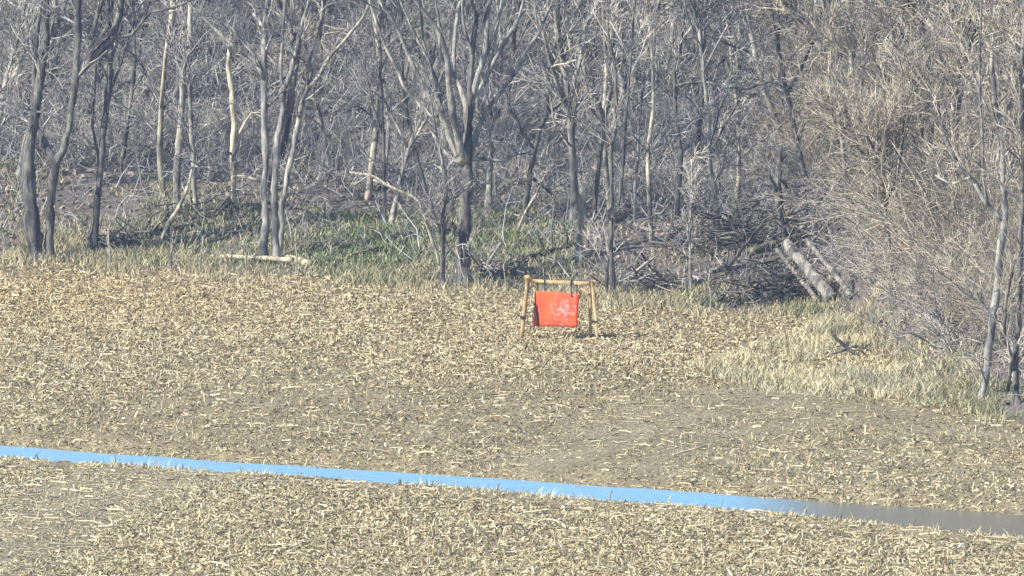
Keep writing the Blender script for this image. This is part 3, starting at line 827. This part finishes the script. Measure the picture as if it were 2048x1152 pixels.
def in_poly(px, py, poly):
    c = np.zeros(len(px), bool); j = len(poly) - 1
    for i in range(len(poly)):
        xi, yi = poly[i]; xj, yj = poly[j]
        c ^= ((yi > py) != (yj > py)) & (px < (xj - xi) * (py - yi) / (yj - yi + 1e-12) + xi); j = i
    return c
def world_poly(pp): return [tuple(on_plane(x, y)[:2]) for x, y in pp]

r = np.random.default_rng(77)
# tan and green grass along the edge of the wood
n = 44000
x = r.uniform(-13, 9, n); d = r.normal(0.7, 1.6, n); y = edge_y(x) + d
dens = fbm(x * 0.9, y * 0.5); k = dens > 0.36 + 0.24 * r.random(n); x, y = x[k], y[k]
g = (fbm(x * 0.35 + 9, y * 0.18) + 0.25 * r.random(len(x)) > 0.74)
col = np.where(g[:, None], colours(len(x), (0.20, 0.205, 0.11), (0.34, 0.32, 0.19), r), colours(len(x), (0.30, 0.265, 0.165), (0.54, 0.47, 0.30), r))
V1 = blades(x, y, r.uniform(0.05, 0.30, len(x)) * (0.5 + dens[k]), r.uniform(0.012, 0.03, len(x)), col, 0.8, r)
tag(link_mesh('edge_grass', V1[0], V1[1], M['tint'], tint=V1[2]), 'mixed tan and green grass along the edge of the wood', 'grass', kind='stuff')
# green ground cover on the bank
n = 95000
x = r.uniform(-13, 8.5, n); y = edge_y(x) + r.uniform(0.3, 19, n)
gx0 = 0
for (cx, cy, wx_, wy_, am) in ((720, 492, 1.3, 4.0, 1.0), (850, 500, 1.6, 4.5, 0.5), (1040, 485, 1.2, 4.0, 0.6), (230, 525, 2.0, 3.5, 0.55), (430, 480, 2.0, 5.0, 0.4), (1130, 540, 0.7, 3.0, 0.5), (1400, 612, 0.8, 2.0, 0.7)):
    cpt = hit(cx, cy); gx0 = gx0 + am * np.exp(-((x - cpt[0]) / wx_) ** 2 - ((y - cpt[1]) / wy_) ** 2)
k = (fbm(x * 0.8 + 3, y * 0.35) * 0.9 + gx0 * 0.6) > 0.47 + 0.28 * r.random(n)
x, y, gx0 = x[k], y[k], gx0[k]
col = colours(len(x), (0.11, 0.17, 0.06), (0.26, 0.30, 0.14), r)
col = np.where((r.random(len(x)) > 0.10 + 0.75 * gx0)[:, None], colours(len(x), (0.22, 0.20, 0.13), (0.52, 0.47, 0.31), r), col)
V1 = blades(x, y, r.uniform(0.08, 0.26, len(x)), r.uniform(0.015, 0.035, len(x)), col, 0.8, r)
tag(link_mesh('bank_grass', V1[0], V1[1], M['tint'], tint=V1[2]), 'green and straw coloured low grass on the bank under the trees', 'grass', kind='stuff')
# tall dry grass at right, grey green along its near margin
poly = world_poly([(1395, 742), (1560, 690), (1680, 640), (1790, 655), (1880, 720), (1990, 800), (1830, 806), (1640, 790), (1450, 768)])
pa = np.array(poly); n = 60000
x = r.uniform(pa[:, 0].min(), pa[:, 0].max(), n); y = r.uniform(pa[:, 1].min(), pa[:, 1].max(), n)
k = in_poly(x, y, poly) & (fbm(x * 1.2, y * 0.6) > 0.36 + 0.30 * r.random(n)); x, y = x[k], y[k]
col = colours(len(x), (0.44, 0.37, 0.22), (0.80, 0.71, 0.48), r)
pn = fbm(x * 0.9 + 7, y * 0.35)[:, None]
col = np.where(pn + 0.25 * r.random((len(x), 1)) > 0.70, colours(len(x), (0.30, 0.29, 0.19), (0.46, 0.43, 0.30), r), col)
db = hit(1695, 712)
sh = np.where((np.abs(x - db[0]) < 0.75) & (y < db[1] + 0.4) & (y > db[1] - 4), 0.3, 1.0)
V1 = blades(x, y, sh * r.uniform(0.06, 0.36, len(x)) * (0.5 + pn[:, 0]), r.uniform(0.012, 0.028, len(x)), col, 0.7, r)
tag(link_mesh('dry_grass', V1[0], V1[1], M['tint'], tint=V1[2]), 'tall pale dry grass on the right margin of the field', 'grass', kind='stuff')
poly = world_poly([(1420, 752), (1560, 742), (1760, 765), (1960, 795), (2060, 815), (2060, 850), (1900, 822), (1700, 806), (1500, 782)])
pa = np.array(poly); n = 26000
x = r.uniform(pa[:, 0].min(), pa[:, 0].max(), n); y = r.uniform(pa[:, 1].min(), pa[:, 1].max(), n)
k = in_poly(x, y, poly) & (fbm(x * 1.0, y * 0.6) > 0.36 + 0.32 * r.random(n)); x, y = x[k], y[k]
gg = sstep(5.0, 9.5, x)[:, None]
col = colours(len(x), (0.40, 0.37, 0.24), (0.62, 0.57, 0.39), r) * (1 - gg) + colours(len(x), (0.20, 0.225, 0.11), (0.36, 0.35, 0.20), r) * gg
V1 = blades(x, y, r.uniform(0.05, 0.24, len(x)), r.uniform(0.010, 0.024, len(x)), col, 1.0, r, 0.9)
tag(link_mesh('margin_grass', V1[0], V1[1], M['tint'], tint=V1[2]), 'short grey green grass below the tall dry grass', 'grass', kind='stuff')
# straw along the near bank of the water
n = 14000
x = r.uniform(-11, 11, n); y = np.where(r.random(n) < 0.65, near_y(x) + r.normal(-0.25, 0.35, n), far_y(x) + r.uniform(-0.15, 0.9, n))
k = vnoise(x * 1.4, 2.2) > 0.35; x, y = x[k], y[k]
col = colours(len(x), (0.42, 0.35, 0.20), (0.72, 0.63, 0.42), r)
V1 = blades(x, y, r.uniform(0.02, 0.10, len(x)) * (1 + 1.6 * (r.random(len(x)) < 0.07)), r.uniform(0.01, 0.03, len(x)), col, 0.9, r)
tag(link_mesh('bank_straw', V1[0], V1[1], M['tint'], tint=V1[2]), 'short straw fringing both banks of the water', 'straw', kind='stuff')

# undergrowth: loose stems and twigs over the whole floor of the wood
n = 24000
x = r.uniform(-15, 13, n); y = edge_y(x) + 2.5 + 58 * r.random(n)
ky = (y - edge_y(x) > 13) | (r.random(n) < 0.22); x, y = x[ky], y[ky]; n = len(x)
z = height(x, y) + np.where(y - edge_y(x) > 13, 0, 0)
base = np.stack([x, y, z - 0.03], 1)
K = 4; d = np.stack([r.normal(0, 0.8, n), r.normal(0, 0.6, n), 0.35 + 0.9 * r.random(n)], 1); d /= np.linalg.norm(d, axis=1, keepdims=True)
L = r.uniform(0.3, 1.5, n); ps = [base]
for k in range(K - 1):
    d = d + r.normal(0, 0.32, (n, 3)); d[:, 2] -= 0.05; d /= np.linalg.norm(d, axis=1, keepdims=True); ps.append(ps[-1] + d * (L / (K - 1))[:, None])
C = np.stack(ps, 1); R = np.linspace(0.013, 0.005, K)[None] * (0.6 + 0.9 * r.random((n, 1)))
C2, R2 = children(C, R, 34000, 0.4, 0.9, 0.1, 0.004, 0.7, 3, 0.1, 1, r)
v1, f1 = tubes(C, R, 3); v2, f2 = tubes(C2, R2, 3)
c1 = np.repeat(colours(n, (0.075, 0.073, 0.08), (0.52, 0.50, 0.49), r, 0.25), K * 3, 0)
c2 = np.repeat(colours(34000, (0.075, 0.073, 0.08), (0.54, 0.52, 0.51), r, 0.25), 9, 0)
v, f, tt = merge([(v1, f1, c1), (v2, f2, c2)])
tag(link_mesh('undergrowth', v, f, M['tint'], tint=tt), 'loose tangle of bare stems over the floor of the wood', 'undergrowth', kind='stuff')
# fallen leaves
def scraps(x, y, L, W, col, r, tilt, lift=0.0, curl=0.5):
    """curled strips three segments long, lying or standing at random"""
    n = len(x); z = height(x, y) + lift
    a = r.random(n) * 6.28; el = tilt * r.random(n) ** 1.3
    T = np.stack([np.cos(a) * np.cos(el), np.sin(a) * np.cos(el), np.sin(el)], 1)
    S = np.stack([-np.sin(a), np.cos(a), np.zeros(n)], 1)
    N = np.cross(T, S); ro = r.normal(0, 0.7, n)
    S2 = S * np.cos(ro)[:, None] + N * np.sin(ro)[:, None]; N2 = np.cross(T, S2)
    N2 *= np.sign(N2[:, 2:3] + 1e-6)
    base = np.stack([x, y, z + 0.004], 1); V = []
    cu = curl * r.normal(0, 1, n)
    for k, (t, ww) in enumerate([(0, 0.6), (0.5, 1.0), (1.0, 0.35)]):
        bow = (t * (1 - t) * 4) * np.abs(cu) * 0.25
        c = base + T * (L * t)[:, None] + N2 * (L * bow)[:, None] + N2 * 0.01
        tw = r.normal(0, 0.12, n)
        sd_ = S2 * np.cos(tw)[:, None] + N2 * np.sin(tw)[:, None]
        V += [c - sd_ * (W * ww / 2)[:, None], c + sd_ * (W * ww / 2)[:, None]]
    V = np.stack(V, 1).reshape(-1, 3)
    o = (np.arange(n) * 6)[:, None]
    Fq = np.concatenate([o + np.array([[0, 1, 3, 2]]), o + np.array([[2, 3, 5, 4]])])
    return V, Fq, np.repeat(col, 6, 0)
n = 26000
x = r.uniform(-14, 12, n); y = edge_y(x) + 1.5 + 50 * r.random(n)
col = colours(n, (0.13, 0.10, 0.075), (0.36, 0.295, 0.225), r, 0.2)
V1 = scraps(x, y, r.uniform(0.06, 0.15, n), r.uniform(0.04, 0.09, n), col, r, 1.1)
tag(link_mesh('leaf_litter', V1[0], V1[1], M['leaf'], tint=V1[2]), 'dead brown leaves strewn over the floor of the wood', 'leaves', kind='stuff')

# corn residue on the field
TRACKS = [[(-40, 1120), (120, 1045), (260, 985), (360, 945)], [(-40, 1010), (90, 990), (210, 950)],
          [(1080, 945), (1190, 900), (1290, 850), (1420, 815), (1560, 800)], [(1250, 960), (1340, 912), (1450, 870), (1600, 850)],
          [(1400, 832), (1600, 836), (1800, 852), (2080, 885)], [(1380, 800), (1600, 812), (1800, 826)]]
TW_PTS = [np.array([on_plane(*p)[:2] for p in t]) for t in TRACKS]
def track_near(x, y):
    """how close a spot lies to one of the wheel tracks, 1 on it and 0 away from it"""
    best = np.zeros(len(x))
    for k, t in enumerate(TW_PTS):
        q = resample(np.c_[t, np.zeros(len(t))], 28)
        hw = [1.1, 0.7, 0.9, 0.5, 0.22, 0.22][k]
        for a in q:
            best = np.maximum(best, np.exp(-((x - a[0]) / hw) ** 2 - ((y - a[1]) / (hw * 2.6)) ** 2))
    return best
def brown_band(x, y):           # older, browner residue across the middle of the field
    return np.exp(-((y - 184 - 0.25 * x) / 7.5) ** 2) * (0.35 + fbm(x * 0.3, y * 0.1 + 9)).clip(0, 1) * sstep(-10.5, -6, x)
def residue_weight(x, y):
    d = edge_y(x) - y
    w = 0.44 + 0.40 * sstep(0.38, 0.62, fbm(x * 0.25 + 2, y * 0.08 + 1))
    w = w + 1.1 * np.exp(-((d - 12) / 7.0) ** 2) * (1 - sstep(3, 6, x))          # the bright band below the wood
    w = w + 0.5 * (1 - sstep(-3, 0, y - near_y(x)))
    w *= 1 - 0.5 * brown_band(x, y)    # barer brown ground across the middle
    w *= 0.55 + 0.9 * fbm(x * 0.8, y * 0.22 + 50)
    w = w + 0.35 * np.exp(-((y - far_y(x) - 0.8) / 0.9) ** 2)
    return w * (1 - 0.25 * track_near(x, y))
def field_spots(n):
    x = r.uniform(-11.6, 11.6, n); y = r.uniform(152, 222, n)
    k = (y < edge_y(x) + 0.3) & ((y < near_y(x) - 0.05) | (y > far_y(x) + 0.02)) & (r.random(n) < residue_weight(x, y) / 1.5)
    return x[k], y[k]
SOILC = colours
x, y = field_spots(560000); n = len(x)
lip = np.clip((near_y(x) - y) / 2.2, 0.08, 1); lip = np.where(y > near_y(x), np.clip((y - far_y(x)) / 1.2, 0.6, 1), lip)
mixc = r.random((n, 1))
col = np.where(mixc < 0.45, colours(n, (0.415, 0.342, 0.195), (0.55, 0.465, 0.28), r, 0.10),
      np.where(mixc < 0.91, colours(n, (0.29, 0.235, 0.135), (0.41, 0.335, 0.195), r, 0.12), colours(n, (0.68, 0.585, 0.37), (0.84, 0.76, 0.54), r, 0.08)))
warm = np.exp(-((x + 10) / 4.0) ** 2 - ((y - 211) / 9.0) ** 2)[:, None]
col = col * (1 - warm * np.array([[-0.04, 0.04, 0.16]]))
col = col * (1 - 0.26 * brown_band(x, y)[:, None] * np.array([[0.9, 1, 1.15]]))
tk = track_near(x, y); lip = lip * (1 - 0.8 * tk)
col = col * (1 - 0.6 * tk[:, None]) + 0.6 * tk[:, None] * np.array([0.47, 0.43, 0.30]) * (0.75 + 0.5 * r.random((n, 1)))   # bleached, trodden straw
V1 = scraps(x, y, r.gamma(4, 0.0175, n).clip(0.03, 0.26), r.uniform(0.012, 0.038, n) * (0.4 + 0.6 * lip), col, r, 0.8 * lip, -0.012, 0.8)
print('scraps', n)
tag(link_mesh('corn_residue', V1[0], V1[1], M['leaf'], tint=V1[2]), 'shredded dry corn husks and leaves covering the field', 'residue', kind='stuff')
# stalk pieces and standing stubble
x, y = field_spots(30000); n = len(x)
st = (r.random(n) < 0.35) & (np.abs(y - near_y(x) + 1.0) > 1.6)
rows = np.round(y / 1.5) * 1.5 + r.normal(0, 0.12, n)
y = np.where(st, rows, y)
k = (y < edge_y(x)) & ((y < near_y(x) - 0.2) | (y > far_y(x) + 0.3)); x, y, st = x[k], y[k], st[k]; n = len(x)
a = r.random(n) * 6.28; el = np.where(st, r.uniform(0.8, 1.57, n), r.uniform(-0.03, 0.12, n))
L = np.where(st, r.uniform(0.06, 0.18, n), r.gamma(3, 0.06, n).clip(0.06, 0.45))
p0 = np.stack([x, y, height(x, y) - np.where(st, 0.03, -0.012)], 1)
T = np.stack([np.cos(a) * np.cos(el), np.sin(a) * np.cos(el), np.sin(el)], 1)
C = np.stack([p0, p0 + T * (L / 2)[:, None] + r.normal(0, 0.01, (n, 3)), p0 + T * L[:, None]], 1)
v, f = tubes(C, r.uniform(0.008, 0.016, n)[:, None] * np.array([[1.1, 1, 0.8]]), 4)
col = np.repeat(colours(n, (0.38, 0.30, 0.17), (0.74, 0.65, 0.45), r, 0.15), 12, 0)
tag(link_mesh('corn_stubble', v, f, M['tint'], tint=col), 'cut corn stalks and short standing stubble over the field', 'stubble', kind='stuff')

# single stalks standing up against the water
def stalk(px, py, pts, mat, label, w=3):
    b = hit(px, py)
    q = [(*(at_dist(px + dx, py + dy, b[1]) - b - np.array([0, 0, 0.02 if i == 0 else 0])), w / 200.0 * (1 - 0.15 * i)) for i, (dx, dy) in enumerate(pts)]
    v, f = pole(q, 6, 9, 0.1)
    o = link_mesh('corn_stalk', v, f, mat, smooth=True); o.location = b
    return tag(o, label, 'stalk')
stalk(428, 940, [(0, 0), (1, -10), (5, -18), (9, -21)], P_, 'pale hooked stalk standing against the water, leftmost of the standing stalks')
stalk(640, 952, [(0, 0), (-4, -12), (-8, -21)], P_, 'pale straight stalk leaning left against the water, beneath the triple trunks')
stalk(748, 958, [(0, 0), (-1, -10), (2, -18), (4, -20)], P_, 'small pale stalk with a bent tip just left of the dark peg')
stalk(798, 974, [(0, 0), (1, -7), (2, -15)], M['bark_moss'], 'short dark peg standing at the near edge of the water', 5)
stalk(820, 962, [(0, 0), (0, -9), (-3, -16)], P_, 'small pale stalk just right of the dark peg')
stalk(1150, 994, [(0, 0), (-1, -14), (1, -24)], P_, 'thin pale upright stalk against the water below the target')
stalk(1218, 1000, [(0, 0), (2, -10), (6, -19)], M['bark_tan'], 'thin brown tilted stalk against the water right of the target')
stalk(1772, 1048, [(0, 0), (-2, -12), (-1, -22)], P_, 'pale stalk against the calm brown water at right', 4)

# ------------------------------------------------------------------ the air: a thin haze
bx = np.array([[x, y, z] for x in (-1830, 1830) for y in (-430, 3530) for z in (-3, 75)], float)
mh = bpy.data.materials.new('haze_air'); mh.use_nodes = True
hn = mh.node_tree.nodes; hn.remove(hn['Principled BSDF'])
pv = hn.new('ShaderNodeVolumePrincipled')
pv.inputs['Color'].default_value = (0.50, 0.64, 1.0, 1); pv.inputs['Density'].default_value = HAZE
mh.node_tree.links.new(pv.outputs[0], hn['Material Output'].inputs['Volume'])
tag(link_mesh('haze', bx, [(0, 1, 3, 2), (4, 6, 7, 5), (0, 4, 5, 1), (2, 3, 7, 6), (0, 2, 6, 4), (1, 5, 7, 3)], mh), kind='stuff')

# ------------------------------------------------------------------ the target stand and its two hanging sheets
FY = on_plane(1110, 680)[1]
def W(px, py, dy=0.0): return at_dist(px, py, FY + dy)
def bar(a, b, wd, th, twist=0.0, seg=5, jit=0.004):
    """square-edged timber from a to b with slightly eased corners"""
    a = np.asarray(a, float); b = np.asarray(b, float)
    T = (b - a) / np.linalg.norm(b - a)
    ref = np.array([0, 1., 0]); A = np.cross(T, ref); A /= np.linalg.norm(A); B = np.cross(T, A)
    e = 0.18
    prof = [(1, 1 - e), (1 - e, 1), (-1 + e, 1), (-1, 1 - e), (-1, -1 + e), (-1 + e, -1), (1 - e, -1), (1, -1 + e)]
    V, Fq = [], []
    for k in range(seg + 1):
        c = a + (b - a) * k / seg + (rng.normal(0, jit, 3) if 0 < k < seg else 0)
        for u, w in prof: V.append(c + A * u * wd / 2 + B * w * th / 2)
    for k in range(seg):
        for j in range(8):
            Fq.append((k * 8 + j, k * 8 + (j + 1) % 8, (k + 1) * 8 + (j + 1) % 8, (k + 1) * 8 + j))
    for s in (0, seg):
        o = s * 8
        Fq += [(o, o + 1, o + 2, o + 3), (o, o + 3, o + 4, o + 7), (o + 4, o + 5, o + 6, o + 7)]
    return np.array(V), np.array(Fq)
b0 = W(1110, 690); b0[2] = float(height(b0[0], b0[1]))
stand = empty('target_stand', b0, 'timber sawhorse stand holding the orange target sheets in the field', 'stand')
def spart(name, vf, mat): return link_mesh(name, vf[0] - b0, vf[1], mat, stand)
def foot(px, py, dy):
    p = W(px, py, dy); p[2] = float(height(p[0], p[1])) - 0.03; return p
LT_, RT_ = W(1053, 561, 0.10), W(1186, 567, -0.30)          # ends of the top rail: the right end is nearer
spart('top_rail', bar(LT_, RT_, 0.07, 0.085), M['lumber'])
def leg(top, px, dy, wd=0.062, th=0.09):
    p = foot(px, 680, dy); spart('leg', bar(top, p, wd, th), M['lumber']); return p
leg(W(1055, 556, 0.02), 1042, -0.05)
leg(W(1057, 558, 0.18), 1044, 0.62)
leg(W(1181, 563, -0.30), 1181, -0.02, 0.06)
leg(W(1184, 563, -0.40), 1196, -0.72, 0.058)
spart('brace', bar(W(1055, 580, 0.06), W(1072, 566, 0.06), 0.05, 0.05), M['lumber'])
spart('brace', bar(W(1159, 573, -0.24), W(1179, 590, -0.28), 0.055, 0.05), M['lumber'])
spart('cap_block', bar(W(1047, 556, 0.06), W(1060, 556, 0.06), 0.11, 0.14), M['lumber'])
spart('cap_block', bar(W(1178, 563, -0.33), W(1191, 566, -0.33), 0.11, 0.14), M['lumber'])
for (x, y, dy) in ((1190, 643, -0.60), (1046, 634, -0.04)):
    c = W(x, y, dy); spart('leg_clamp', bar(c - np.array([0.06, 0, 0]), c + np.array([0.06, 0, -0.01]), 0.05, 0.13), M['clamp'])

def sheet(corners, dys, th, label, straps, seed, edge=()):
    """corners tl, tr, br, bl in pixels; a slightly buckled sheet with its thickness"""
    rr = np.random.default_rng(seed); n = 14; m = 12
    tl, tr, br, bl = [W(c[0], c[1], d) for c, d in zip(corners, dys)]
    org = (tl + tr) / 2
    ph = rr.random(4) * 6
    front = np.zeros((n + 1, m + 1, 3))
    for i in range(n + 1):
        for j in range(m + 1):
            u, v = i / n, j / m
            p = (tl * (1 - u) + tr * u) * (1 - v) + (bl * (1 - u) + br * u) * v
            p = p + np.array([0.006 * math.sin(v * 7 + ph[0]) * (u in (0, 1)), 0.008 * math.sin(u * 5 + ph[1]) * v + 0.006 * math.sin(v * 6 + u * 4 + ph[2]), 0.005 * math.sin(u * 9 + ph[3])])
            front[i, j] = p
    V = np.concatenate([front.reshape(-1, 3), (front + np.array([0, th, 0])).reshape(-1, 3)]) - org
    N = (n + 1) * (m + 1); idx = np.arange(N).reshape(n + 1, m + 1); Fq = []
    for i in range(n):
        for j in range(m):
            q = (idx[i, j], idx[i, j + 1], idx[i + 1, j + 1], idx[i + 1, j])
            Fq.append(q); Fq.append(tuple(k + N for k in q[::-1]))
    ring = list(idx[:, 0]) + list(idx[-1, 1:]) + list(idx[-2::-1, -1]) + list(idx[0, -2:0:-1])
    for a, b in zip(ring, ring[1:] + ring[:1]): Fq.append((a, b, b + N, a + N))
    root = empty('target_sheet', org, label, 'target')
    link_mesh('panel', V, np.array(Fq), M['orange'], root)
    for (x0, y0, d0, x1, y1, d1, w) in straps:
        a = W(x0, y0, d0); b = W(x1, y1, d1)
        link_mesh('strap', *[q if i else q - org for i, q in enumerate(bar(a, b, w, 0.012, jit=0.003))], M['strap'], root)
        top = bar(a + np.array([-w / 2, 0.05, 0.0]), a + np.array([w / 2, 0.05, 0.0]), 0.12, 0.12)
        link_mesh('strap_loop', top[0] - org, top[1], M['strap'], root)
        bt = bar(b + np.array([-0.014, -0.012, 0]), b + np.array([0.014, -0.012, 0]), 0.03, 0.02, jit=0)
        link_mesh('bolt', bt[0] - org, bt[1], M['clamp'], root)
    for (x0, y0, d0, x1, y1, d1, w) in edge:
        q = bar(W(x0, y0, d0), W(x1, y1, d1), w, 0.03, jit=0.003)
        link_mesh('gap_shade_strip', q[0] - org, q[1], M['strap'], root)  # added dark strip imitating the shaded gap between the two sheets
    return root
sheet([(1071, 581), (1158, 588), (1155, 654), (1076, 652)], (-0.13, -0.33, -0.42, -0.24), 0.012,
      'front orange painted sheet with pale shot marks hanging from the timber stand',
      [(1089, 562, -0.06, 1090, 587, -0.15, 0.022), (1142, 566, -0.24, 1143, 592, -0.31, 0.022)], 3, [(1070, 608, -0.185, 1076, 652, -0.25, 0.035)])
sheet([(1069, 583), (1157, 589), (1150, 651), (1067, 653)], (0.10, -0.10, -0.02, 0.12), 0.012,
      'rear orange sheet hanging close behind the front sheet, its left edge showing',
      [(1075, 562, 0.10, 1076, 588, 0.085, 0.022), (1154, 567, -0.16, 1153, 594, -0.115, 0.022)], 4)
